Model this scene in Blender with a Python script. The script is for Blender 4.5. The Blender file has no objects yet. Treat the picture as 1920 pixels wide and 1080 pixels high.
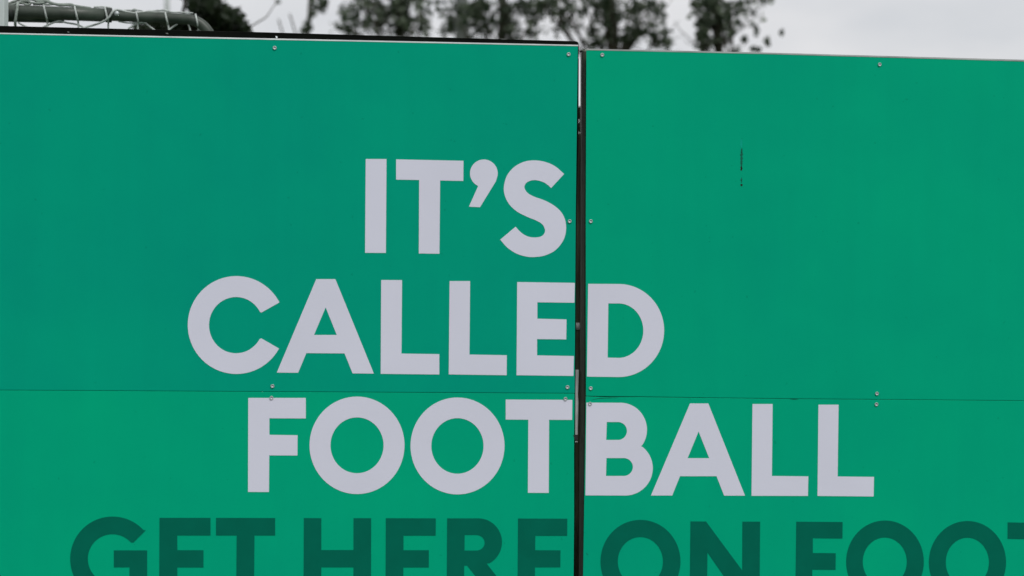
import bpy, bmesh, math, random
import numpy as np
from mathutils import Vector, Matrix
from mathutils.geometry import tessellate_polygon

random.seed(7); rng = np.random.default_rng(7)
S = bpy.context.scene
COL = S.collection
R = math.radians

# ------------------------------------------------------------------ camera
F = 4480.0                      # focal length in photo pixels (1920 wide)
ROLL = R(0.35); EYE = 1.5
HX, HY = 960.0, 735.0           # where the level line of sight meets the picture
cam = bpy.data.cameras.new('camera'); cam_o = bpy.data.objects.new('camera', cam); COL.objects.link(cam_o)
cam_o.location = (0, 0, EYE); cam_o.rotation_euler = (math.pi/2, -ROLL, 0)
cam.sensor_width = 36; cam.lens = 36*F/1920; cam.shift_y = (HY-540)/1920
cam.clip_start = .1; cam.clip_end = 3000
cam.dof.use_dof = True; cam.dof.focus_distance = 8.02; cam.dof.aperture_fstop = 2.8; cam.dof.aperture_blades = 0
S.camera = cam_o

# ------------------------------------------------------------------ sky, sun, exposure
SUN_EL, SUN_AZ = R(52), R(150)      # azimuth clockwise from +Y
w = bpy.data.worlds.new('World'); S.world = w; w.use_nodes = True
nt = w.node_tree; N = nt.nodes; L = nt.links; N.clear()
out = N.new('ShaderNodeOutputWorld'); bg = N.new('ShaderNodeBackground')
bg.inputs['Strength'].default_value = 0.12
sky = N.new('ShaderNodeTexSky'); sky.sky_type = 'NISHITA'; sky.sun_disc = False
sky.sun_elevation = SUN_EL; sky.sun_rotation = SUN_AZ; sky.dust_density = 3; sky.air_density = 1
tc = N.new('ShaderNodeTexCoord')
mp = N.new('ShaderNodeMapping'); mp.inputs['Scale'].default_value = (3.0, 3.0, 9.0)
mp.inputs['Location'].default_value = (0.3, 0.2, 0.0)
nz = N.new('ShaderNodeTexNoise'); nz.inputs['Scale'].default_value = 2.6; nz.inputs['Detail'].default_value = 5; nz.inputs['Roughness'].default_value = .5
cr = N.new('ShaderNodeValToRGB')
cr.color_ramp.elements[0].position = .30; cr.color_ramp.elements[0].color = (5.5, 5.62, 5.85, 1)
cr.color_ramp.elements[1].position = .62; cr.color_ramp.elements[1].color = (6.95, 6.85, 6.9, 1)
mx = N.new('ShaderNodeMix'); mx.data_type = 'RGBA'; mx.inputs[0].default_value = .9
L.new(tc.outputs['Generated'], mp.inputs['Vector']); L.new(mp.outputs[0], nz.inputs['Vector'])
L.new(nz.outputs['Fac'], cr.inputs[0])
L.new(sky.outputs[0], mx.inputs[6]); L.new(cr.outputs[0], mx.inputs[7])
L.new(mx.outputs[2], bg.inputs['Color']); L.new(bg.outputs[0], out.inputs[0])

sun = bpy.data.lights.new('sun', 'SUN'); sun.energy = 1.5; sun.angle = R(14); sun.color = (1, .98, .95)
sun_o = bpy.data.objects.new('sun', sun); COL.objects.link(sun_o)
sd = Vector((math.sin(SUN_AZ)*math.cos(SUN_EL), math.cos(SUN_AZ)*math.cos(SUN_EL), math.sin(SUN_EL)))
sun_o.rotation_euler = sd.to_track_quat('Z', 'Y').to_euler()
S.view_settings.view_transform = 'Standard'; S.view_settings.look = 'None'
S.view_settings.exposure = 0; S.view_settings.gamma = 1; S.view_settings.use_curve_mapping = False

# ------------------------------------------------------------------ materials
def mat(name, col, rough=.6, spec=.5, metal=0., var=.0, vscale=3., detail=3, bump=0., bscale=40., stretch=(1,1,1), col2=None, trans=None):
    m = bpy.data.materials.new(name); m.use_nodes = True
    t = m.node_tree; n = t.nodes; l = t.links; b = n['Principled BSDF']
    b.inputs['Base Color'].default_value = (*col, 1); b.inputs['Roughness'].default_value = rough
    b.inputs['Specular IOR Level'].default_value = spec; b.inputs['Metallic'].default_value = metal
    c = n.new('ShaderNodeTexCoord'); mp = n.new('ShaderNodeMapping'); mp.inputs['Scale'].default_value = stretch
    l.new(c.outputs['Object'], mp.inputs[0])
    if var or col2:
        z = n.new('ShaderNodeTexNoise'); z.inputs['Scale'].default_value = vscale; z.inputs['Detail'].default_value = detail
        l.new(mp.outputs[0], z.inputs['Vector'])
        r = n.new('ShaderNodeValToRGB'); r.color_ramp.elements[0].position = .3; r.color_ramp.elements[1].position = .7
        if col2: a, d = col, col2
        else: a = tuple(x*(1-var) for x in col); d = tuple(min(1, x*(1+var)) for x in col)
        r.color_ramp.elements[0].color = (*a, 1); r.color_ramp.elements[1].color = (*d, 1)
        l.new(z.outputs['Fac'], r.inputs[0]); l.new(r.outputs[0], b.inputs['Base Color'])
    if bump:
        z2 = n.new('ShaderNodeTexNoise'); z2.inputs['Scale'].default_value = bscale; z2.inputs['Detail'].default_value = 3
        l.new(mp.outputs[0], z2.inputs['Vector'])
        bp = n.new('ShaderNodeBump'); bp.inputs['Strength'].default_value = bump; bp.inputs['Distance'].default_value = .004
        l.new(z2.outputs['Fac'], bp.inputs['Height']); l.new(bp.outputs[0], b.inputs['Normal'])
    return m

def green_panel(name, base):
    """printed aluminium composite sheet: clean green ink with faint cloudy print and grime variation"""
    m = bpy.data.materials.new(name); m.use_nodes = True
    t = m.node_tree; n = t.nodes; l = t.links; b = n['Principled BSDF']
    b.inputs['Roughness'].default_value = .5; b.inputs['Specular IOR Level'].default_value = .03
    c = n.new('ShaderNodeTexCoord')
    z = n.new('ShaderNodeTexNoise'); z.inputs['Scale'].default_value = 1.3; z.inputs['Detail'].default_value = 6; z.inputs['Roughness'].default_value = .62
    l.new(c.outputs['Object'], z.inputs['Vector'])
    r = n.new('ShaderNodeValToRGB'); r.color_ramp.elements[0].position = .3; r.color_ramp.elements[1].position = .7
    r.color_ramp.elements[0].color = (0.0, base[1]*.93, base[2]*.99, 1); r.color_ramp.elements[1].color = (0.0, base[1]*1.06, base[2]*1.01, 1)
    l.new(z.outputs['Fac'], r.inputs[0])
    # rain streaks, very faint
    mp = n.new('ShaderNodeMapping'); mp.inputs['Scale'].default_value = (9, 9, .5); l.new(c.outputs['Object'], mp.inputs[0])
    z2 = n.new('ShaderNodeTexNoise'); z2.inputs['Scale'].default_value = 2.; z2.inputs['Detail'].default_value = 5
    l.new(mp.outputs[0], z2.inputs['Vector'])
    r2 = n.new('ShaderNodeValToRGB'); r2.color_ramp.elements[0].position = .35; r2.color_ramp.elements[1].position = .75
    r2.color_ramp.elements[0].color = (.985, .985, .985, 1); r2.color_ramp.elements[1].color = (1.012, 1.012, 1.012, 1)
    l.new(z2.outputs['Fac'], r2.inputs[0])
    # small specks of dirt
    z3 = n.new('ShaderNodeTexNoise'); z3.inputs['Scale'].default_value = 55; z3.inputs['Detail'].default_value = 1
    l.new(c.outputs['Object'], z3.inputs['Vector'])
    r3 = n.new('ShaderNodeValToRGB'); r3.color_ramp.elements[0].position = .2; r3.color_ramp.elements[1].position = .235
    r3.color_ramp.elements[0].color = (.86, .86, .86, 1); r3.color_ramp.elements[1].color = (1, 1, 1, 1)
    l.new(z3.outputs['Fac'], r3.inputs[0])
    m1 = n.new('ShaderNodeMix'); m1.data_type = 'RGBA'; m1.blend_type = 'MULTIPLY'; m1.inputs[0].default_value = 1
    m2 = n.new('ShaderNodeMix'); m2.data_type = 'RGBA'; m2.blend_type = 'MULTIPLY'; m2.inputs[0].default_value = 1
    l.new(r.outputs[0], m1.inputs[6]); l.new(r2.outputs[0], m1.inputs[7]); l.new(m1.outputs[2], m2.inputs[6]); l.new(r3.outputs[0], m2.inputs[7])
    l.new(m2.outputs[2], b.inputs['Base Color'])
    z4 = n.new('ShaderNodeTexNoise'); z4.inputs['Scale'].default_value = 2.2; z4.inputs['Detail'].default_value = 2
    l.new(c.outputs['Object'], z4.inputs['Vector'])
    bp = n.new('ShaderNodeBump'); bp.inputs['Strength'].default_value = .5; bp.inputs['Distance'].default_value = .012
    l.new(z4.outputs['Fac'], bp.inputs['Height']); l.new(bp.outputs[0], b.inputs['Normal'])
    return m

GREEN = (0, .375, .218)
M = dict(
    g_ul=green_panel('green_print_upper_left', (0, .362, .226)),  # sheet greens differ to carry the boards' uneven reflection and brightness in their colour
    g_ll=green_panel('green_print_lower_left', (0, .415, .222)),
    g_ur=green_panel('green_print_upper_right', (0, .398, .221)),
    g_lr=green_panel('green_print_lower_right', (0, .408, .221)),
    white=mat('white_vinyl', (.72, .74, .855), .5, .3, var=.02, vscale=3, bump=.06, bscale=260),
    dark_green=mat('dark_green_print', (0., .142, .091), .5, .05, var=.05, vscale=14),
    black=mat('black_painted_steel', (.003, .004, .0028), .7, .06, var=.4, vscale=12, bump=.3, bscale=90),
    frame=mat('dark_green_painted_steel', (.040, .056, .033), .45, .5, var=.35, vscale=9, bump=.3, bscale=70, stretch=(1, 1, .3)),
    alu=mat('aluminium_edge', (.74, .80, .81), .5, .5, var=.15, vscale=10),
    alu_dull=mat('dull_aluminium_edge', (.40, .43, .42), .5, .5, var=.2, vscale=10),
    zinc=mat('zinc_plated_steel', (.50, .54, .55), .42, .5, metal=.5, var=.1, vscale=60),
    zinc_dull=mat('weathered_zinc', (.62, .66, .64), .5, .4, metal=.2, var=.35, vscale=25, stretch=(1, 1, .4)),
    plastic=mat('black_plastic', (.008, .008, .008), .5, .5, var=.2, vscale=30),
    scar=mat('scraped_off_print', (.004, .06, .04), .8, .1, col2=(.010, .19, .12), vscale=260, detail=1),
    rust=mat('dark_chip', (.022, .012, .006), .9, .1, var=.4, vscale=200),
    pale_scuff=mat('pale_green_scuff', (0., .40, .27), .7, .1, var=.1, vscale=90),
    goal=mat('grey_green_goal_paint', (.050, .064, .051), .42, .4, var=.3, vscale=14, bump=.3, bscale=60),
    goal_dark=mat('dark_goal_socket', (.015, .02, .017), .6, .4, var=.3, vscale=20),
    cord=mat('grey_white_net_cord', (.50, .54, .52), .85, .1, var=.25, vscale=60, bump=.5, bscale=400),
    rope=mat('weathered_green_grey_rope', (.27, .31, .28), .9, .1, var=.35, vscale=60, bump=.6, bscale=300),
    post=mat('pale_grey_painted_post', (.55, .61, .60), .55, .4, var=.06, vscale=6, bump=.1, bscale=60),
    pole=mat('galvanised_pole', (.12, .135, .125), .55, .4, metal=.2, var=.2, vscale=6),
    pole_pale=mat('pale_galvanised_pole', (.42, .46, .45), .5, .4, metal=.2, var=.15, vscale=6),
    pole_chip=mat('bare_metal_nick', (.16, .17, .16), .6, .3, var=.3, vscale=80),
    tube_back=mat('olive_brown_steel', (.085, .10, .06), .55, .4, var=.5, vscale=20, stretch=(1, 1, .25)),
    bark=mat('grey_brown_bark', (.07, .065, .05), .9, .1, var=.4, vscale=12, bump=.8, bscale=30, stretch=(1, 1, .3)),
    grass=mat('mown_grass', (.045, .075, .025), .95, .1, col2=(.075, .10, .04), vscale=2.5, detail=8, bump=1, bscale=90),
    gravel=mat('worn_asphalt', (.05, .05, .048), .9, .2, var=.3, vscale=30, detail=8, bump=1, bscale=150),
)
def leaf_mat(name, c1, c2):
    m = bpy.data.materials.new(name); m.use_nodes = True
    t = m.node_tree; n = t.nodes; l = t.links; b = n['Principled BSDF']; o = n['Material Output']
    g = n.new('ShaderNodeNewGeometry'); r = n.new('ShaderNodeValToRGB')
    r.color_ramp.elements[0].color = (*c1, 1); r.color_ramp.elements[1].color = (*c2, 1); mm = r.color_ramp.elements.new(.62); mm.color = (*[a+(b-a)*.28 for a, b in zip(c1, c2)], 1)
    l.new(g.outputs['Random Per Island'], r.inputs[0]); l.new(r.outputs[0], b.inputs['Base Color'])
    b.inputs['Roughness'].default_value = .5; b.inputs['Specular IOR Level'].default_value = .35
    tr = n.new('ShaderNodeBsdfTranslucent'); l.new(r.outputs[0], tr.inputs['Color'])
    mx = n.new('ShaderNodeMixShader'); mx.inputs[0].default_value = .38
    l.new(b.outputs[0], mx.inputs[1]); l.new(tr.outputs[0], mx.inputs[2]); l.new(mx.outputs[0], o.inputs[0])
    return m
M['leaf'] = leaf_mat('dull_green_leaf', (.016, .034, .014), (.19, .235, .165))
M['leaf_dark'] = leaf_mat('dark_green_leaf', (.014, .026, .012), (.034, .050, .026))

# ------------------------------------------------------------------ object helpers
def tag(o, label=None, cat=None, group=None, kind=None):
    if label: o['label'] = label
    if cat: o['category'] = cat
    if group: o['group'] = group
    if kind: o['kind'] = kind
    return o
def empty(name, loc=(0, 0, 0), **k):
    o = bpy.data.objects.new(name, None); COL.objects.link(o); o.location = loc; o.empty_display_size = .1
    return tag(o, **k)
def link(name, me, material, parent=None, smooth=False):
    me.materials.append(material)
    if smooth: me.polygons.foreach_set('use_smooth', [True]*len(me.polygons))
    o = bpy.data.objects.new(name, me); COL.objects.link(o)
    if parent:
        o.parent = parent
        o.matrix_parent_inverse = Matrix.Translation(-parent.location) if not parent.parent else Matrix.Translation(-parent.location)
    return o
def from_bm(name, bm, material, parent=None, smooth=False):
    me = bpy.data.meshes.new(name); bm.normal_update(); bm.to_mesh(me); bm.free()
    return link(name, me, material, parent, smooth)

def ray(px, py):
    """a direction in the world, with Y = 1, of one point of the photograph"""
    dx, dy = px-HX, HY-py
    c, s = math.cos(ROLL), math.sin(ROLL)
    return Vector(((dx*c-dy*s)/F, 1.0, (dx*s+dy*c)/F))
def at(px, py, Y):
    d = ray(px, py); return Vector((0, 0, EYE)) + d*Y

class Board:                    # the vertical plane a hoarding stands in
    def __init__(s, p, yaw):
        s.p = Vector((p[0], p[1], 0)); s.d = Vector((math.cos(yaw), math.sin(yaw), 0))
        s.n = Vector((math.sin(yaw), -math.cos(yaw), 0))
    def pt(s, px, py, off=0.):
        o = Vector((0, 0, EYE)); d = ray(px, py); q = s.p + s.n*off
        return o + d*((q-o).dot(s.n)/d.dot(s.n))

BL = Board((.223, 8.0), R(6.2)); BR = Board((.247, 8.0), R(7.05))

def plate(name, board, loops, front, back, material, parent, bevel=0, name_label=None):
    """sheet with outline (and holes) standing in the board's plane, real thickness front-back"""
    L3 = [[board.pt(x, y, front) for x, y in lp] for lp in loops]
    bm = bmesh.new(); vf, vb = [], []
    for lp in L3:
        vf.append([bm.verts.new(p) for p in lp]); vb.append([bm.verts.new(p + board.n*(back-front)) for p in lp])
    F_ = [v for l in vf for v in l]; B_ = [v for l in vb for v in l]
    for t in tessellate_polygon(L3):
        try:
            bm.faces.new([F_[i] for i in t]); bm.faces.new([B_[i] for i in reversed(t)])
        except ValueError: pass
    for a, b in zip(vf, vb):
        k = len(a)
        for i in range(k):
            try: bm.faces.new((a[i], a[(i+1) % k], b[(i+1) % k], b[i]))
            except ValueError: pass
    bmesh.ops.recalc_face_normals(bm, faces=bm.faces)
    if bevel:
        es = [e for e in bm.edges if len(e.link_faces) == 2 and e.calc_face_angle(0) > .5]
        bmesh.ops.bevel(bm, geom=es, offset=bevel, segments=2, affect='EDGES', profile=.5)
    o = from_bm(name, bm, material, parent)
    if name_label: o['label'] = name_label
    return o

def box_between(bm, a, b, wx, wd, side, nrm):
    """bar from a to b, wx wide along side, wd deep along nrm"""
    vs = []
    for p in (a, b):
        for sx, sn in ((-1, -1), (1, -1), (1, 1), (-1, 1)):
            vs.append(bm.verts.new(p + side*(wx/2*sx) + nrm*(wd/2*sn)))
    for i in range(4): bm.faces.new((vs[i], vs[(i+1) % 4], vs[4+(i+1) % 4], vs[4+i]))
    bm.faces.new(vs[0:4][::-1]); bm.faces.new(vs[4:8])
def bar(name, a, b, wx, wd, side, nrm, material, parent=None, bevel=.002):
    bm = bmesh.new(); box_between(bm, Vector(a), Vector(b), wx, wd, Vector(side), Vector(nrm))
    bmesh.ops.recalc_face_normals(bm, faces=bm.faces)
    if bevel: bmesh.ops.bevel(bm, geom=bm.edges[:], offset=bevel, segments=2, affect='EDGES', profile=.5)
    return from_bm(name, bm, material, parent)

def add_tube(bm, pts, rad, seg=10, cap=True):
    pts = [Vector(p) for p in pts]; n = len(pts)
    rad = rad if isinstance(rad, (list, tuple)) else [rad]*n
    ring0 = None; up = Vector((0.13, .2, 1)).normalized(); first = None
    for i, p in enumerate(pts):
        d = (pts[min(i+1, n-1)] - pts[max(i-1, 0)]).normalized()
        if ring0 is None:
            if abs(d.dot(up)) > .95: up = Vector((1, .1, 0)).normalized()
            u = d.cross(up).normalized()
        else:
            u = (u - d*u.dot(d)).normalized()
        v = d.cross(u)
        ring = [bm.verts.new(p + (u*math.cos(2*math.pi*k/seg) + v*math.sin(2*math.pi*k/seg))*rad[i]) for k in range(seg)]
        if ring0:
            for k in range(seg): bm.faces.new((ring0[k], ring0[(k+1) % seg], ring[(k+1) % seg], ring[k]))
        else: first = ring
        ring0 = ring
    if cap: bm.faces.new(first[::-1]); bm.faces.new(ring0)
def tube(name, pts, rad, material, parent=None, seg=16):
    bm = bmesh.new(); add_tube(bm, pts, rad, seg); bmesh.ops.recalc_face_normals(bm, faces=bm.faces)
    return from_bm(name, bm, material, parent, True)
def catmull(P, sub=6, closed=False):
    P = [tuple(p) for p in P]; n = len(P); out = []
    rg = range(n) if closed else range(n-1)
    for i in rg:
        p0 = P[(i-1) % n] if closed or i else P[0]; p1 = P[i]; p2 = P[(i+1) % n]; p3 = P[(i+2) % n] if closed or i+2 < n else P[n-1]
        for k in range(sub):
            t = k/sub
            out.append(tuple(.5*((2*b)+(-a+c)*t+(2*a-5*b+4*c-d)*t*t+(-a+3*b-3*c+d)*t**3) for a, b, c, d in zip(p0, p1, p2, p3)))
    if not closed: out.append(P[-1])
    return out

# ------------------------------------------------------------------ lettering outlines (photo pixels)
def Z(ox, oy, s):               # points read off an enlargement back to photo pixels
    return lambda pts: [(ox+x/s, oy+y/s) for x, y in pts]
def arc(cx, cy, rx, ry, a0, a1, n=28):      # degrees, anticlockwise, y up on the board
    return [(cx+rx*math.cos(R(a0+(a1-a0)*i/n)), cy-ry*math.sin(R(a0+(a1-a0)*i/n))) for i in range(n+1)]
def ell(cx, cy, rx, ry, n=72): return arc(cx, cy, rx, ry, 0, 360*(n-1)/n, n-1)

z = Z(640, 260, 4)
LET_I = [z([(183, 152), (339, 153), (334, 857), (178, 856)])]
LET_T = [z([(411, 155), (916, 166), (915, 317), (741, 314), (736, 863), (581, 861), (584, 310), (411, 307)])]
APOS = [z(arc(1069, 260, 104, 104, -20, 245, 30) + [(1025, 358), (957, 510), (1040, 514), (1158, 322)])]
s1 = catmull([(1671, 265), (1608, 210), (1535, 176), (1455, 163), (1375, 172), (1300, 210), (1243, 276), (1219, 362), (1228, 432), (1262, 495), (1320, 548), (1398, 588), (1462, 614), (1508, 643), (1528, 685), (1518, 718), (1490, 736), (1448, 741), (1398, 733), (1350, 705), (1307, 660)])
s2 = catmull([(1192, 757), (1243, 815), (1310, 860), (1378, 882), (1440, 888), (1522, 877), (1603, 838), (1662, 768), (1685, 690), (1679, 612), (1647, 548), (1590, 498), (1520, 461), (1452, 437), (1400, 409), (1374, 370), (1384, 335), (1416, 316), (1458, 311), (1510, 324), (1546, 345), (1573, 370)])
LET_S = [z(s1+s2)]
z = Z(320, 490, 3.84)
LET_C = [z([(783, 296)] + arc(473, 458.5, 350, 352.5, 30, 331, 60) + [(781, 628), (652, 554)] + arc(471, 459.5, 195, 202.5, -30, -332, 50) + [(653, 369)])]
LET_A = [z([(1048, 128), (1186, 128), (1463, 808), (1310, 807), (1252, 663), (977, 661), (918, 802), (764, 801)]), z([(1116, 332), (1196, 530), (1032, 530)])]
LET_L1 = [[(714.8, 524.9), (753.9, 525.2), (752.8, 662.9), (823.7, 664), (823.7, 702.2), (713.8, 700.9)]]
z = Z(800, 490, 3.84)
LET_L2 = [z([(165, 142), (313, 142), (308, 671), (577, 676), (576, 820), (159, 814)])]
LET_E = [z([(652, 149), (1067, 155), (1064, 298), (797, 295), (797, 413), (1007, 418), (1005, 562), (795, 560), (795, 677), (1060, 682), (1057, 825), (647, 820)])]
LET_D = [z([(1163, 162), (1380, 163)] + arc(1383, 498, 327, 335, 88, -88, 40) + [(1376, 833), (1154, 830)]),
         z([(1308, 303), (1380, 303)] + arc(1382, 499, 178, 196, 88, -88, 34) + [(1376, 695), (1303, 693)])]
z = Z(440, 720, 3.84)
LET_F = [z([(98, 100), (512, 100), (512, 248), (250, 247), (250, 366), (453, 369), (452, 515), (249, 514), (247, 778), (96, 777)])]
LET_O1 = [z(ell(881, 441.5, 342, 351)), z(ell(881, 441.5, 191, 201))]
LET_O2 = [z(ell(1604.5, 446, 338.5, 349)), z(ell(1604, 446, 188, 200))]
z = Z(900, 720, 4.5)
LET_T2 = [z([(217, 131), (779, 134), (777, 303), (583, 302), (580, 919), (404, 918), (408, 301), (217, 300)])]
LET_B = [z([(898, 157), (1180, 158)] + arc(1185, 386, 224, 228, 88, -34, 26) + [(1358, 525)] + arc(1225, 710, 233, 231, 50, -88, 30) + [(1220, 941), (890, 940)]),
         z([(1070, 321), (1160, 321)] + arc(1165, 396.5, 75, 75.5, 88, -88, 20) + [(1160, 472), (1065, 472)]),
         z([(1067, 625), (1208, 625)] + arc(1213, 700.5, 77, 75.5, 88, -88, 20) + [(1208, 776), (1063, 776)])]
z = Z(1200, 720, 3.84)
LET_A2 = [z([(360, 140), (492, 140), (756, 804), (606, 804), (551, 664), (288, 664), (232, 803), (79, 803)]), z([(422, 342), (498, 534), (343, 534)])]
LET_L3 = [z([(810, 144), (955, 144), (950, 662), (1212, 665), (1209, 806), (803, 805)])]
LET_L4 = [z([(1285, 149), (1430, 149), (1423, 666), (1685, 669), (1682, 810), (1278, 806)])]
z = Z(100, 940, 3.2)
G_G = [z([(555, 174)] + arc(355, 345, 254, 254, 43, 324, 60) + [(563, 491), (563, 294), (363, 294), (363, 396), (457, 396), (457, 452)] + arc(355, 345, 148, 148, -48, -318, 50) + [(480, 248)])]
G_E = [z([(637, 99), (943, 99), (943, 205), (744, 205), (744, 293), (901, 293), (901, 397), (744, 397), (744, 485), (950, 485), (950, 591), (635, 591)])]
G_T = [z([(976, 99), (1331, 100), (1331, 205), (1207, 205), (1204, 591), (1097, 591), (1100, 205), (976, 205)])]
G_H = [z([(1503, 100), (1608, 101), (1608, 292), (1801, 292), (1801, 101), (1907, 101), (1906, 591), (1800, 591), (1801, 396), (1608, 396), (1606, 591), (1501, 591)])]
z = Z(700, 940, 3.2)
G_E2 = [z([(75, 101), (375, 102), (374, 206), (181, 206), (181, 293), (333, 293), (333, 397), (180, 397), (180, 485), (381, 485), (381, 591), (73, 591)])]
G_R = [z([(443, 102), (625, 102)] + arc(630, 245, 142, 143, 88, -62, 30) + [(680, 373), (850, 591), (725, 591), (563, 386), (545, 386), (545, 591), (440, 591)]),
       z([(548, 202), (612, 202)] + arc(618, 248.5, 50, 46.5, 85, -85, 16) + [(612, 295), (547, 295)])]
G_E3 = [z([(868, 103), (1164, 104), (1163, 207), (972, 207), (971, 293), (1123, 294), (1122, 396), (970, 396), (970, 485), (1172, 485), (1172, 591), (865, 591)])]
G_O = [z(ell(1603, 361, 240, 250)), z(ell(1602.5, 361, 135.5, 147))]
G_N = [[(1294.7, 977.5), (1323.9, 977.8), (1391.7, 1069.5), (1392, 978), (1425.3, 978), (1424, 1130), (1392, 1130), (1326.5, 1036), (1325.5, 1130), (1293, 1130)]]
z = Z(1300, 940, 3.097)
G_F = [z([(598, 118), (867, 120), (866, 216), (694, 214), (694, 300), (827, 301), (826, 398), (691, 397), (690, 590), (592, 590)])]
G_O2 = [z(ell(1113, 351, 225.5, 240)), z(ell(1112, 351, 128, 141))]
G_O3 = [z(ell(1592, 354, 224, 240)), z(ell(1591.5, 354, 125.5, 143))]
G_T2 = [[(1889.3, 979.4), (1999, 981.5), (1999, 1013), (1961, 1012), (1960, 1132), (1927, 1131), (1928, 1011), (1889.3, 1010.4)]]

# ------------------------------------------------------------------ setting
bm = bmesh.new(); bmesh.ops.create_grid(bm, x_segments=8, y_segments=8, size=1500)
tag(from_bm('ground', bm, M['grass']), kind='structure')
bm = bmesh.new()
vs = [bm.verts.new(p) for p in ((-40, -6, .004), (40, -6, .004), (40, 7.2, .004), (-40, 7.2, .004))]; bm.faces.new(vs)
tag(from_bm('path', bm, M['gravel']), kind='structure')

# ------------------------------------------------------------------ the two hoardings
ROOT_L = empty('hoarding', BL.pt(520, HY) .xy.to_3d(), label='green advertising hoarding on the left, black top rail, ends in CALLE and FOOT', cat='hoarding')
ROOT_R = empty('hoarding', BR.pt(1649, HY).xy.to_3d(), label='green advertising hoarding on the right with a dark vertical scratch and no black rail', cat='hoarding')
TH = .004
def panel(board, root, pts, material, lab):
    return plate('panel', board, [pts], 0, -TH, material, root, bevel=.0011, name_label=lab)
# left board: edges follow the photo; the sheets run a little past the left of the picture
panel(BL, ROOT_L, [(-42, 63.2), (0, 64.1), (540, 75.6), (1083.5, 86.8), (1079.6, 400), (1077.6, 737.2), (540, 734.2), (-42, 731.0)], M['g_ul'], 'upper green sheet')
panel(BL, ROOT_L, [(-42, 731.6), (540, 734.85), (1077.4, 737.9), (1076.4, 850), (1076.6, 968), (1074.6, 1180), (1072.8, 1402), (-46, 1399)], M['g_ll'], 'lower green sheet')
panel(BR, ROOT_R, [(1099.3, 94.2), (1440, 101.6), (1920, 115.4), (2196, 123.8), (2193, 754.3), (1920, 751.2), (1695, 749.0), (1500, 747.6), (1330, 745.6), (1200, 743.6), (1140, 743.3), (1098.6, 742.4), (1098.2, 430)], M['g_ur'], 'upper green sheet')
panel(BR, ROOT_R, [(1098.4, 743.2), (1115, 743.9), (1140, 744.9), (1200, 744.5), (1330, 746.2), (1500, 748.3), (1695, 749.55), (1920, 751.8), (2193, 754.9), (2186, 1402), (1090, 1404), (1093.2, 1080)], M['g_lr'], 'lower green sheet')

# letters: thin print, a hair proud of the sheets
def letters(board, root, items, material, colour):
    for ch, loops in items:
        plate('letter', board, loops, .0007, -.0002, material, root, name_label='%s %s' % (colour, ch))
letters(BL, ROOT_L, [('letter I', LET_I), ('letter T of IT\'S', LET_T), ('apostrophe', APOS), ('letter S', LET_S), ('letter C', LET_C), ('letter A', LET_A),
    ('first letter L', LET_L1), ('second letter L', LET_L2), ('letter E', LET_E), ('letter F', LET_F), ('first letter O', LET_O1), ('second letter O', LET_O2), ('letter T of FOOT', LET_T2)], M['white'], 'white')
letters(BR, ROOT_R, [('letter D', LET_D), ('letter B', LET_B), ('letter A', LET_A2), ('first letter L', LET_L3), ('second letter L', LET_L4)], M['white'], 'white')
letters(BL, ROOT_L, [('letter G', G_G), ('letter E of GET', G_E), ('letter T', G_T), ('letter H', G_H), ('first letter E of HERE', G_E2), ('letter R', G_R), ('last letter E of HERE', G_E3)], M['dark_green'], 'dark green')
letters(BR, ROOT_R, [('letter O of ON', G_O), ('letter N', G_N), ('letter F', G_F), ('first O of FOOT', G_O2), ('second O of FOOT', G_O3), ('letter T', G_T2)], M['dark_green'], 'dark green')

# pale aluminium edge along the top of each sheet
plate('edge_trim', BL, [[(-42, 60.3), (0, 61.4), (540, 72.6), (1084.2, 84.0), (1084.2, 86.4), (540, 75.2), (0, 63.8), (-42, 62.8)]], .0006, -.0056, M['alu'], ROOT_L)
plate('edge_trim', BR, [[(1100, 91.2), (1440, 98.6), (1920, 112.0), (2196, 120.2), (2196, 123.4), (1920, 115.0), (1440, 101.3), (1100, 93.9)]], .0006, -.0056, M['alu_dull'], ROOT_R)
# frame of the left hoarding (black), standing up behind the sheets
plate('top_rail', BL, [[(-42, 46.6), (0, 48.2), (500, 60.4), (980, 74.4), (1079, 77.0), (1083.3, 78.2), (1085.2, 81), (1085.2, 108), (-42, 90)]], -.006, -.046, M['black'], ROOT_L, bevel=.002)
plate('frame_post', BL, [[(1062, 108.5), (1085.4, 108.5), (1084.8, 260), (1081.4, 400), (1079.2, 735), (1077.8, 1080), (1075, 1566), (1052, 1566)]], -.006, -.046, M['black'], ROOT_L, bevel=.002)
plate('frame_post', BL, [[(497, 96), (521, 97), (514, 1566), (490, 1566)]], -.006, -.046, M['black'], ROOT_L, bevel=.002)
plate('frame_post', BL, [[(-41, 91), (-17, 91), (-22, 1566), (-46, 1566)]], -.006, -.046, M['black'], ROOT_L, bevel=.002)
plate('frame_rail', BL, [[(-18, 720), (490, 722), (490, 748), (-18, 746)]], -.006, -.040, M['black'], ROOT_L, bevel=.002)
plate('frame_rail', BL, [[(516, 722), (1056, 726), (1056, 752), (516, 748)]], -.006, -.040, M['black'], ROOT_L, bevel=.002)
# bright nicks on top of the black rail
for (x, y, ww, hh) in ((518.5, 69.5, 2.2, 4), (128, 60, 2.4, 2.4), (313, 62.6, 3, 2.2), (740, 66.9, 16, 1.0), (944, 73.2, 7, 1.6), (648, 63.9, 6, .9)):
    plate('paint_chip', BL, [[(x-ww, y-hh/2), (x+ww*.6, y-hh/2+.3), (x+ww, y+hh/2), (x-ww*.4, y+hh/2-.2)]], -.0052, -.0064, M['alu'] if x == 518.5 else M['pole_chip'], ROOT_L)

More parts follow.
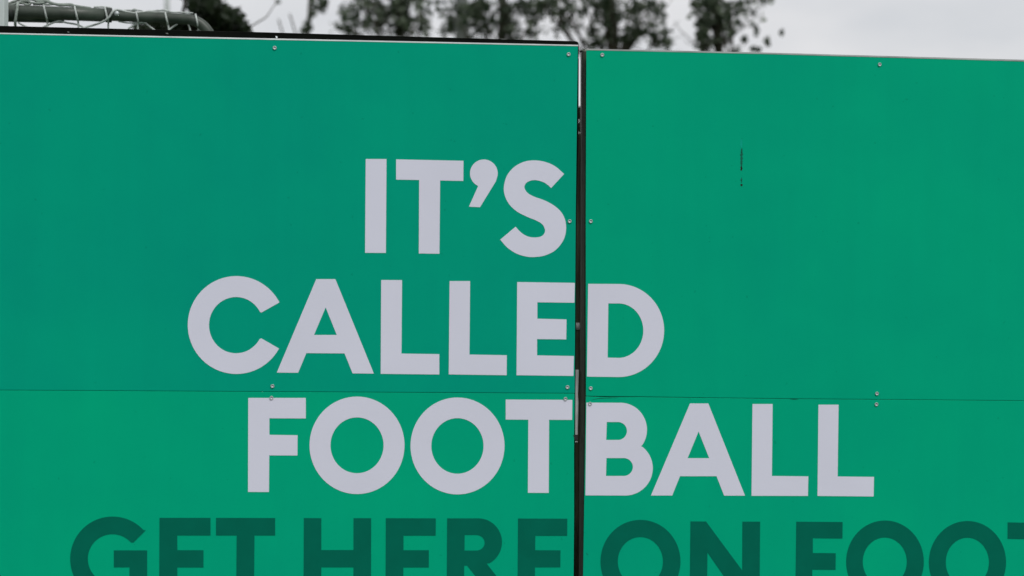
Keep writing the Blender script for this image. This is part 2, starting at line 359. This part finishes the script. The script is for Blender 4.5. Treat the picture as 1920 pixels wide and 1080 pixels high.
# frame of the right hoarding, set back a little more
plate('frame_post', BR, [[(1091.4, 92.6), (1093.6, 91.3), (1118, 92.2), (1114, 735), (1110, 1566), (1084, 1566), (1087.4, 1080), (1089.2, 735), (1091, 260)]], -.030, -.075, M['frame'], ROOT_R, bevel=.010)
plate('frame_post', BR, [[(1640, 104), (1668, 105), (1660, 1566), (1632, 1566)]], -.030, -.075, M['frame'], ROOT_R, bevel=.006)
plate('frame_post', BR, [[(2168, 120), (2194, 121), (2186, 1566), (2160, 1566)]], -.030, -.075, M['frame'], ROOT_R, bevel=.006)
for a, b in ((1119, 1637), (1670, 2164)):
    plate('frame_rail', BR, [[(a, 97+(a-1119)*.026), (b, 97+(b-1119)*.026), (b, 122+(b-1119)*.026), (a, 122+(a-1119)*.026)]], -.030, -.070, M['frame'], ROOT_R, bevel=.004)
    plate('frame_rail', BR, [[(a, 726), (b, 730), (b, 760), (a, 756)]], -.030, -.070, M['frame'], ROOT_R, bevel=.004)
# packers between the sheets and the set-back posts
for (x, pts) in ((1100.5, (110, 730)), (1100, (770, 1390)), (1641, (125, 734)), (1638, (765, 1390)), (2170, (135, 740))):
    plate('batten', BR, [[(x+.5, pts[0]), (x+16, pts[0]), (x+16-3, pts[1]), (x-1, pts[1])]], -.0045, -.0285, M['black'], ROOT_R)

# screws: flanged dome heads with a hex recess
def screw_mesh():
    bm = bmesh.new(); prof = [(.0086, 0), (.0094, .0030), (.0094, .0052), (.0084, .0064), (.0068, .0064), (.0060, .0050), (.0046, .0026), (.0026, .0016), (.0010, .0013)]
    seg = 20; prev = None
    for r, h in prof:
        ring = [bm.verts.new((r*math.cos(2*math.pi*k/seg), -h, r*math.sin(2*math.pi*k/seg))) for k in range(seg)]
        if prev:
            for k in range(seg): bm.faces.new((prev[k], prev[(k+1) % seg], ring[(k+1) % seg], ring[k]))
        prev = ring
    bm.faces.new(prev)
    bmesh.ops.recalc_face_normals(bm, faces=bm.faces)
    me = bpy.data.meshes.new('screw'); bm.to_mesh(me); bm.free(); me.materials.append(M['zinc'])
    me.polygons.foreach_set('use_smooth', [True]*len(me.polygons)); return me
SM = screw_mesh()
def screw(board, root, x, y, sc=.66):
    o = bpy.data.objects.new('screw', SM); COL.objects.link(o); o.parent = root
    p = board.pt(x, y, -.0004); o.location = p - root.location
    o.rotation_euler = (random.uniform(-.08, .08), random.uniform(0, 1), math.atan2(board.d.y, board.d.x) + random.uniform(-.08, .08)); o.scale = (sc,)*3
for x, y in ((515, 90), (1066, 102), (1068, 415), (1064, 726), (511, 724), (509, 746), (1060, 748), (-32, 78), (-34, 410), (-36, 720), (-36, 744), (505, 1385), (1058, 1388), (1059, 1100), (-38, 1385)): screw(BL, ROOT_L, x, y)
for x, y in ((1129, 103), (1649, 121), (1107.5, 415), (1107.5, 728), (1644, 738), (1643, 758), (1106, 757), (2178, 138), (2176, 445), (2174, 742), (2174, 768), (1634, 1388), (1102, 1390), (1104, 1088), (2166, 1385)): screw(BR, ROOT_R, x, y)

# the scratch on the right sheet
zz = Z(1340, 240, 7.71)
def jag(x0, y0, x1, y1, wid, n, seed):
    r = random.Random(seed); a, b = [], []
    for i in range(n+1):
        t = i/n; y = y0+(y1-y0)*t; x = x0+(x1-x0)*t; e = 1.7*wid*(.35+.65*math.sin(math.pi*min(max(t, .06), .94)))
        a.append((x-e*r.uniform(.35, 1), y)); b.append((x+e*r.uniform(.35, 1), y))
    return zz(a + b[::-1])
plate('scratch', BR, [jag(386, 165, 386, 280, 15, 8, 1)], .0003, -.0002, M['pale_scuff'], ROOT_R, name_label='pale scuff above the scratch')
plate('scratch', BR, [jag(392, 296, 386, 555, 15, 22, 2)], .0004, -.0002, M['scar'], ROOT_R, name_label='dark scratch')
plate('scratch', BR, [jag(386, 552, 386, 615, 13, 6, 3)], .0005, -.0002, M['rust'], ROOT_R, name_label='dark chip at the foot of the scratch')
plate('scratch', BR, [jag(389, 715, 387, 790, 9, 8, 4)], .0004, -.0002, M['scar'], ROOT_R, name_label='short lower scratch')
plate('scratch', BR, [jag(386, 810, 389, 840, 12, 4, 5)], .0005, -.0002, M['rust'], ROOT_R, name_label='lowest dark chip')
# crease in the lower right sheet by the gap, and small scuffs
def sliver(board, root, pts, wid, material, name, lab=None):
    P = catmull(pts, 5); up = [(x, y-wid*(.2+.8*math.sin(math.pi*(i+.5)/len(P)))) for i, (x, y) in enumerate(P)]
    plate(name, board, [P + up[::-1]], .0004, -.0002, material, root, name_label=lab)
sliver(BR, ROOT_R, [(1109, 750.3), (1118, 748.2), (1128, 747.2), (1142, 746.6), (1158, 746.0)], 1.0, M['scar'], 'crease', 'curved crease beside the gap')
sliver(BR, ROOT_R, [(1482, 748.6), (1489, 749.4), (1497, 748.6)], 1.2, M['scar'], 'crease')
sliver(BR, ROOT_R, [(1100.4, 913), (1103, 912), (1107, 912.6)], 1.1, M['zinc_dull'], 'scuff')
sliver(BR, ROOT_R, [(1099, 1037), (1101, 1040), (1103, 1041)], 1.2, M['scar'], 'scuff')
sliver(BL, ROOT_L, [(1035, 551), (1035.6, 558), (1036.2, 563)], .5, M['zinc_dull'], 'scuff')
sliver(BL, ROOT_L, [(628, 896.6), (629.5, 896), (631, 896.4)], 1.0, M['zinc_dull'], 'scuff')

# things seen in the gap
plate('bracket', BL, [[(1076.4, 693), (1085.4, 693.3), (1084.6, 716), (1083.6, 738), (1084.4, 757), (1083.2, 815), (1076.2, 815)]], -.048, -.053, M['zinc_dull'], ROOT_L, name_label='pale galvanised strip behind the gap edge')
plate('cable_tie', BL, [[(1074.6, 815.6), (1077.2, 816.6), (1079, 815.2), (1083.2, 816), (1083.5, 825), (1077.6, 825.2), (1077, 819.6)]], .0016, -.008, M['plastic'], ROOT_L)
plate('bracket', BL, [[(1078.5, 827), (1083.4, 827.2), (1083.2, 829.4), (1078.5, 829)]], -.048, -.053, M['zinc_dull'], ROOT_L)
pst = BL.pt(1085.6, 400, -.075)
PR = empty('support_post', (pst.x, pst.y, 0), label='dark steel post standing behind the gap between the two hoardings', cat='post')
top = BL.pt(1085.6, 250, -.075).z
tube('shaft', [(pst.x, pst.y, .012), (pst.x, pst.y, top-.012), (pst.x, pst.y, top-.004), (pst.x, pst.y, top)], [.0135, .0135, .0115, .006], M['tube_back'], PR)
tube('base_plate', [(pst.x, pst.y, 0), (pst.x, pst.y, .012)], [.05, .05], M['frame'], PR)
lump = BL.pt(1085.0, 612, -.075).z
tube('collar', [(pst.x, pst.y, lump-.012), (pst.x, pst.y, lump+.012)], [.017, .017], M['zinc_dull'], PR)

# ------------------------------------------------------------------ pale post at the left edge
a = at(-7, 30, 8.75)
bm = bmesh.new()
PO = empty('square_post', (a.x, a.y, 0), label='pale grey square post rising past the top left corner of the left hoarding', cat='post')
bar('shaft', (a.x, a.y, 0), (a.x, a.y, 3.35), .074, .074, (1, 0, 0), (0, 1, 0), M['post'], PO, .004)
bar('cap', (a.x, a.y, 3.351), (a.x, a.y, 3.366), .084, .084, (1, 0, 0), (0, 1, 0), M['post'], PO, .003)

# ------------------------------------------------------------------ goal frame with its net tied on
YG = 9.2; k = YG/F
g0 = at(212, 29, YG)
GO = empty('goal_frame', (g0.x, g0.y, 0), label='grey green tubular goal frame with net cords wrapped round its bar', cat='goal')
def gp(x, y, dy=0.): return at(x, y, YG+dy)
tube('crossbar', [gp(-760, -4, .0), gp(-300, 8), gp(16, 21.2), gp(110, 25.0), gp(206, 28.6)], 12.6*k, M['goal'], GO, 24)
el = [gp(190, 28.2), gp(212, 29.4), (gp(280, 32.2)), gp(345, 35.6)]
for t in range(1, 13):
    an = R(90*t/12); el.append(gp(347+51*math.sin(an), 35.7+51*(1-math.cos(an))))
f_ = el[-1]; el.append(Vector((f_.x, f_.y, 1.2))); el.append(Vector((f_.x, f_.y, 0)))
tube('side_frame', el, 10.0*k, M['goal'], GO, 24)
l0 = gp(-760, -4)
ell_ = [l0] + [l0 + Vector((-.12*math.sin(R(a)), 0, -.12*(1-math.cos(R(a))))) for a in range(15, 91, 15)]
ell_.append(Vector((ell_[-1].x, l0.y, 0)))
tube('side_frame', ell_, 12.6*k, M['goal'], GO, 24)
tube('rear_bar', [gp(-760, 26, .16), gp(16, 34.4, .09), gp(118, 36.5, .03)], 6.8*k, M['goal'], GO, 16)
tube('collar', [gp(199, 28.2), gp(209, 28.8)], 13.6*k, M['goal_dark'], GO, 24)
bo = gp(218.5, 25.2, -.026)
bm = bmesh.new(); add_tube(bm, [bo + Vector((0, .02, 0)), bo, bo + Vector((0, -.004, 0))], [5.0*k, 5.0*k, 3.2*k], 12)
from_bm('bolt', bm, M['zinc'], GO, True)
tube('socket', [gp(14, 25, .0), gp(27, 25.4, .0)], 13.6*k, M['goal_dark'], GO, 20)

bm = bmesh.new(); cr_ = 1.75*k
def cord(pts, r=cr_, sub=5, dy=0.): add_tube(bm, [gp(x, y, d) for x, y, d in catmull([(p[0], p[1], (p[2] if len(p) > 2 else dy)) for p in pts], sub)], r, 6)
def wrap(x, yc, rr, lean=3, tail=None):
    f = rr*k*1.12; P = []
    for i in range(13):
        an = R(-10+200*i/12)    # over the front of the tube from top to bottom
        P.append((x-lean*math.cos(R(180*i/12))*.8, yc - rr*1.1*math.cos(R(180*i/12)), -f*math.sin(R(180*i/12))))
    if tail: P += tail
    cord(P, cr_*1.05, 2)
def wrapback(x, yc, rr): cord([(x-3, yc-rr*1.08, 0), (x, yc, rr*k*1.1), (x+3, yc+rr*1.08, 0)])
for x, yc, rr, tl in ((85, 24, 12.6, [(89, 44, 0), (89, 60, 0), (91, 110, 0)]), (143, 26, 12.6, [(147, 46, 0), (147, 60, 0), (147, 120, 0)]),
                      (200, 28.5, 12.8, [(203, 46, 0), (203, 60, 0), (203, 120, 0)]), (257, 31.5, 10, [(258, 48, 0), (259, 62, 0), (260, 120, 0)]),
                      (312, 34, 10, [(316, 50, 0), (317, 64, 0), (318, 120, 0)]), (369, 38.5, 10.5, [(372, 54, 0), (373, 68, 0), (375, 120, 0)])):
    wrap(x, yc, rr, 4 if rr > 11 else 3, tl); wrapback(x, yc, rr)
cord([(218, 18, -.02), (211, 22, -.035), (204, 33, -.035), (192, 41, -.02), (176, 47, 0), (160, 51.5, 0), (150, 58, 0)], cr_*1.15)
cord([(216, 18, -.01), (222, 18.4, -.01), (236, 21.5, -.012), (250, 24.2, -.015), (262, 23.4, -.01), (285, 20.8, 0), (306, 19.0, 0), (318, 21.5, 0)], cr_*1.05)
cord([(232, 19.3, .01), (246, 18.8, .01), (258, 18.8, .01), (275, 22, 0), (300, 22.6, 0), (330, 22.8, 0), (362, 24.6, 0)], cr_*.8)
cord([(176, 13.2, 0), (190, 12.8, 0), (203, 14, 0), (210, 15.5, 0)], cr_*.9)
cord([(34, 42, 0), (41, 46.5, 0), (54, 52, 0), (70, 62, 0)]); cord([(75, 54, 0), (92, 46, 0), (110, 39.5, 0), (124, 42.5, 0), (146, 46.5, 0), (158, 53, 0), (170, 62, 0)])
cord([(240, 54, 0), (250, 48, 0), (262, 42.5, 0), (272, 43, 0), (281, 50, 0), (292, 58, 0)]); cord([(312, 62, 0), (322, 52, 0), (333, 45, 0)])
cord([(352, 44, 0), (355, 50, 0), (358, 62, 0)]); cord([(222, 40, 0), (240, 43, 0), (262, 42.5, 0)], cr_*.8)
cord([(245, 22, .01), (252, 18.0, -.01), (256, 20, -.012)], cr_*1.4)
# hanging diamonds behind the boards
for i in range(13):
    x0 = 30+i*30
    P = [(x0 + (8 if j % 2 else -8), 62+j*38, .02+.01*j) for j in range(26)]
    cord(P, cr_*.8, 2)
from_bm('net', bm, M['cord'], GO, True)
bm = bmesh.new()
r_ = 2.7*k
cord([(29, 50, 0), (28.5, 42, -.03), (30, 30, -.036), (32, 18, -.034), (33, 8, -.02), (38, 3.5, 0), (46, 3, .01), (54, 5, .01)], r_)
cord([(29, 120, 0), (29, 60, 0), (29, 50, 0)], r_)
cord([(16, 11, 0), (24, 8.5, 0), (33, 6, 0), (44, 6.5, 0), (52, 9, 0), (58, 6, 0), (54, 3, 0), (44, 2, 0), (36, 4, 0)], r_*.8)
cord([(16, 7, .02), (26, 3, .02), (40, -2, .02), (60, -1, .02), (72, 3, .01), (86, 2, 0), (98, 6, 0), (112, 9.5, 0), (128, 9.5, 0), (146, 12, 0), (170, 15.6, 0)], r_*.95)
cord([(60, 5, 0), (70, 6.4, -.01), (82, 5, 0), (92, 2, .02), (84, -2, .02), (70, 0, .02)], r_*.8)
cord([(62, 8, 0), (76, 8.2, 0), (92, 8.6, 0), (104, 7.5, 0), (120, 8.0, 0), (134, 8, 0), (142, 12.4, 0)], r_*.7)
cord([(-400, -14, .02), (-200, -6, .02), (-60, 4, .02), (16, 9, .01)], r_)
from_bm('net_rope', bm, M['rope'], GO, True)

# ------------------------------------------------------------------ poles
def pole(px, Y, r, h, material, label):
    c = at(px, 30, Y)
    e = empty('floodlight_pole', (c.x, c.y, 0), label=label, cat='pole', group='floodlight poles behind the pitch')
    tube('shaft', [(c.x, c.y, 0), (c.x, c.y, h*.5), (c.x, c.y, h)], [r*1.1, r, r*.85], material, e, 16)
    tube('base_plate', [(c.x, c.y, 0), (c.x, c.y, .03)], [r*2.4, r*2.4], material, e, 12)
    bar('floodlight', (c.x, c.y-.06, h+.002), (c.x, c.y-.22, h+.18), .5, .12, (1, 0, 0), Vector((0, .75, .66)), material, e, .01)
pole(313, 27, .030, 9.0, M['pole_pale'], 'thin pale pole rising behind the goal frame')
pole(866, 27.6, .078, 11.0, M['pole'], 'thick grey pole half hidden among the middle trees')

# ------------------------------------------------------------------ trees
BASE = np.array([[0, -.5, 0], [.36, -.12, .05], [.30, .18, .05], [0, .55, -.02], [-.30, .18, .05], [-.36, -.12, .05]])
def leaf_cloud(C_, size):
    """C_ = (n,3) leaf centres -> verts, faces of small bent leaves in random attitudes"""
    n = len(C_)
    q = rng.normal(size=(n, 4)); q /= np.linalg.norm(q, axis=1)[:, None]; a, b, c, d = q.T
    Rm = np.stack([1-2*(c*c+d*d), 2*(b*c-d*a), 2*(b*d+c*a), 2*(b*c+d*a), 1-2*(b*b+d*d), 2*(c*d-b*a), 2*(b*d-c*a), 2*(c*d+b*a), 1-2*(b*b+c*c)], 1).reshape(n, 3, 3)
    s = size*rng.uniform(.6, 1.25, n)
    V = np.einsum('nij,kj->nki', Rm, BASE)*s[:, None, None] + C_[:, None, :]
    f = []
    for i in range(n):
        o = i*6; f.append((o, o+1, o+2, o+3)); f.append((o, o+3, o+4, o+5))
    return V.reshape(-1, 3), f
def blob_points(c, rad, n, tight=.5):
    p = rng.normal(size=(n, 3)); p /= np.linalg.norm(p, axis=1)[:, None]
    p *= (rng.uniform(0, 1, n)**tight)[:, None]
    return np.array(c) + p*np.array(rad)
def tree(label, Y, trunk_px, blobs, extra, size, group=True, material='leaf', trunk_r=.11, limbs=True, name='tree', twigs=()):
    """blobs: (px, py, rx, ry, leaves, depth radius m) of crown clumps; extra: clumps in metres relative to the trunk foot"""
    b0 = at(trunk_px, 400, Y); dens = 1 if material == 'leaf_dark' else 1.12; e = empty(name, (b0.x, b0.y, 0), label=label, cat='tree', group='trees beyond the hoardings' if group else None)
    pts = []; centres = []
    for (px, py, rx, ry, n, dr, *dy) in blobs:
        Yb = Y + (dy[0] if dy else 0); c = at(px, py, Yb); sc = Yb/F
        pts.append(blob_points(c, (rx*sc*1.08, dr, ry*sc*1.08), max(2, int(n*dens)))); centres.append((c, n))
    for (x, y, z_, rx, ry, rz, n) in extra:
        c = Vector((b0.x+x, b0.y+y, z_))
        # clumps inside clumps, so that gaps stay open
        sub = blob_points(c, (rx, ry, rz), max(3, n//45), .6)
        for s_ in sub: pts.append(blob_points(s_, (rx*.28+.1, ry*.28+.1, rz*.22+.1), 45, .6))
        centres.append((c, n))
        for s_ in sub[:6]: centres.append((Vector(s_), 60))
    V, Fc = leaf_cloud(np.concatenate(pts), size*(1 if material == 'leaf_dark' else .8))
    me = bpy.data.meshes.new('crown'); me.from_pydata(V.tolist(), [], Fc); link('crown', me, M[material], e)
    # trunk and limbs
    bm = bmesh.new(); H = max(c.z for c, n in centres)
    tp = [Vector((b0.x + .10*math.sin(z_*1.1+trunk_px), b0.y + .08*math.cos(z_*1.3), z_)) for z_ in np.linspace(0, H, 12)]
    tr = [trunk_r*(1.25 if i == 0 else 1)*(1-i/12.5)+.008 for i in range(12)]
    add_tube(bm, tp, tr, 9)
    bmesh.ops.recalc_face_normals(bm, faces=bm.faces)
    from_bm('trunk', bm, M['bark'], e, True)
    if limbs:
        bm = bmesh.new(); add_tube(bm, tp[1:], [q*.6 for q in tr[1:]], 6)
        for c, n in centres:
            if n < 36: continue
            zb = max(.8, c.z - max(.5, (c.xy-b0.xy.to_2d()).length*1.1)); i = min(10, int(zb/H*11)); s0 = tp[i]
            mid = s0.lerp(c, .5) + Vector((random.uniform(-.12, .12), random.uniform(-.12, .12), random.uniform(-.1, .12)))
            P = catmull([s0, mid, c], 4); r0 = min(tr[i]*.5, .03); add_tube(bm, P, [r0*(1-j/len(P))+.004 for j in range(len(P))], 6)
            for _ in range(3):
                q = c + Vector([random.uniform(-.35, .35) for _ in range(3)]); add_tube(bm, [mid.lerp(c, .6), mid.lerp(q, .8), q], [.007, .005, .003], 5)
        for tw in twigs:
            add_tube(bm, [at(x, y, Y) for x, y in catmull(tw, 4)], .009, 5)
        bmesh.ops.recalc_face_normals(bm, faces=bm.faces)
        from_bm('branches', bm, M['bark'], e, True)
    return e
# dense dark round tree, left
tree('dense dark round tree beyond the goal frame, its crown sloping down to the right', 17, 385,
     [(390, 25, 27, 28, 400, .7), (410, 40, 34, 26, 420, .7), (384, 5, 22, 22, 260, .6), (437, 50, 28, 14, 170, .6), (404, 12, 16, 14, 90, .6), (425, 26, 16, 12, 50, .6), (374, 0, 16, 12, 100, .5),
      (458, 52, 12, 8, 16, .4), (445, 36, 16, 10, 14, .4), (300, 54, 46, 7, 140, .4), (342, 52, 20, 9, 100, .4)],
     [(0, 0, 3.2, .75, .8, .75, 1800), (-.05, 0, 4.45, .22, .4, .2, 180), (0, 0, 2.2, .55, .6, .6, 900)], .075, material='leaf_dark', trunk_r=.09)
# thin young tree with strands
tree('slender sparse young tree between the dark round tree and the leafy ones', 25, 590,
     [(577, 47, 7, 13, 34, .2), (586, 28, 6, 9, 16, .2), (606, 6, 9, 11, 34, .3), (588, 8, 7, 8, 16, .2), (571, 58, 7, 8, 20, .2), (598, 16, 9, 8, 14, .3), (523, 4, 5, 3, 3, .1), (640, 28, 9, 12, 14, .3), (625, 50, 14, 8, 10, .3)],
     [(0, 0, 6.6, .5, .5, .7, 380), (0, 0, 4.2, .35, .4, .9, 420)], .08, trunk_r=.04,
     twigs=([(590, 260), (566, 110), (556, 70), (549, 45), (543, 26)], [(590, 300), (540, 110), (532, 70), (527, 52), (522, 36)]))
T1 = [(648, 30, 16, 26, 30, .5), (655, 50, 22, 16, 60, .6), (668, 28, 16, 20, 44, .6), (700, 8, 22, 14, 60, .6), (748, 10, 20, 22, 130, .6), (752, 44, 24, 24, 160, .6), (700, 48, 22, 16, 50, .6), (725, 28, 20, 20, 60, .6), (790, 52, 20, 16, 54, .5),
      (792, 20, 18, 22, 46, .6), (680, 2, 20, 12, 44, .5), (815, 10, 14, 12, 16, .4), (770, 0, 24, 12, 70, .5)]
tree('tall leafy tree left of the thick grey pole', 26, 748, T1, [(0, 0, 7.25, .8, .8, .9, 2300), (0, 0, 8.2, .45, .5, .6, 600), (0, .1, 3.9, .9, .8, .7, 1700)], .088, trunk_r=.10)
T2 = [(866, 30, 14, 30, 50, .3, -1.0), (1012, 16, 18, 14, 50, .5), (850, 55, 26, 18, 74, .7), (845, 22, 22, 22, 56, .6), (905, 10, 26, 16, 84, .6), (912, 42, 28, 20, 100, .7), (950, 22, 24, 22, 86, .7), (955, 60, 24, 18, 76, .6), (880, 66, 26, 12, 50, .6), (985, 10, 24, 14, 84, .6), (890, 30, 24, 24, 60, .6),
      (1000, 62, 26, 14, 36, .6), (1002, 34, 20, 16, 34, .6), (832, 60, 12, 12, 14, .4)]
tree('leafy tree wrapped round the thick grey pole', 28, 925, T2, [(0, 0, 7.75, 1.0, .9, 1.0, 2500), (.1, 0, 8.8, .5, .5, .7, 650), (0, .1, 4.1, 1.0, .8, .75, 1800)], .092, trunk_r=.11)
T3 = [(1045, 8, 34, 14, 100, .6), (1075, 30, 26, 18, 60, .7), (1052, 55, 22, 12, 26, .6), (1135, 12, 30, 20, 170, .7), (1138, 48, 22, 26, 110, .7), (1180, 20, 30, 20, 90, .7), (1218, 12, 28, 16, 100, .6), (1232, 34, 18, 18, 50, .6),
      (1195, 54, 26, 20, 70, .7), (1232, 66, 24, 16, 80, .6), (1170, 74, 28, 14, 70, .6), (1112, 60, 14, 22, 34, .5), (1248, 82, 14, 8, 26, .4), (1116, 82, 18, 8, 34, .5), (1098, 10, 14, 18, 36, .5), (1018, 8, 22, 12, 70, .6), (1044, 28, 18, 10, 36, .5)]
tree('broad leafy tree rising behind the gap between the hoardings', 27, 1140, T3, [(0, 0, 7.45, 1.05, 1.0, .9, 2700), (0, 0, 8.5, .6, .6, .7, 750), (.1, .1, 3.75, 1.05, .8, .6, 1900)], .09, trunk_r=.12)
T4 = [(1330, 6, 30, 14, 130, .5), (1322, 34, 18, 22, 110, .5), (1318, 74, 14, 22, 110, .4), (1350, 34, 20, 24, 90, .5), (1360, 66, 20, 16, 40, .5), (1372, 14, 24, 14, 56, .5), (1338, 84, 16, 12, 30, .4), (1400, 12, 22, 12, 26, .5),
      (1304, 12, 12, 12, 26, .4), (1298, 26, 8, 10, 8, .3), (1430, 3, 24, 6, 22, .4), (1384, 44, 16, 20, 18, .4), (1410, 44, 6, 7, 7, .2), (1416, 58, 5, 8, 9, .1), (1396, 76, 6, 7, 9, .1), (1418, 92, 9, 6, 10, .1), (1440, 76, 4, 9, 9, .1), (1466, 60, 3, 3, 6, .05), (1380, 92, 14, 6, 8, .3), (1428, 32, 12, 8, 4, .3)]
tree('narrow tree on the right with loose leaves trailing towards the open sky', 25, 1335, T4, [(.1, 0, 7.0, .65, .6, .8, 1600), (.1, 0, 7.9, .4, .4, .6, 450), (0, .1, 3.9, .35, .5, .55, 700)], .088, trunk_r=.08)

# hedge behind the boards, seen only through the gap
hb = at(1088, 400, 12.5)
HE = empty('hedge', (hb.x, hb.y, 0), label='dark clipped hedge seen through the gap between the hoardings', cat='hedge')
ht = at(1088, 190, 12.5).z
n = 26000
hp = np.stack([hb.x + rng.uniform(-3.2, 3.2, n), hb.y + rng.uniform(-.45, .45, n), rng.uniform(.05, 1, n)**.8*ht], 1)
hp[:, 2] += rng.normal(0, .05, n)
V, Fc = leaf_cloud(hp, .085); me = bpy.data.meshes.new('foliage'); me.from_pydata(V.tolist(), [], Fc); link('foliage', me, M['leaf_dark'], HE)
bm = bmesh.new()
for i in range(14):
    x = hb.x-3+i*.46; add_tube(bm, [(x, hb.y, 0), (x+.04, hb.y+.03, ht*.5), (x-.03, hb.y, ht*.92)], [.03, .02, .008], 6)
from_bm('stems', bm, M['bark'], HE, True)
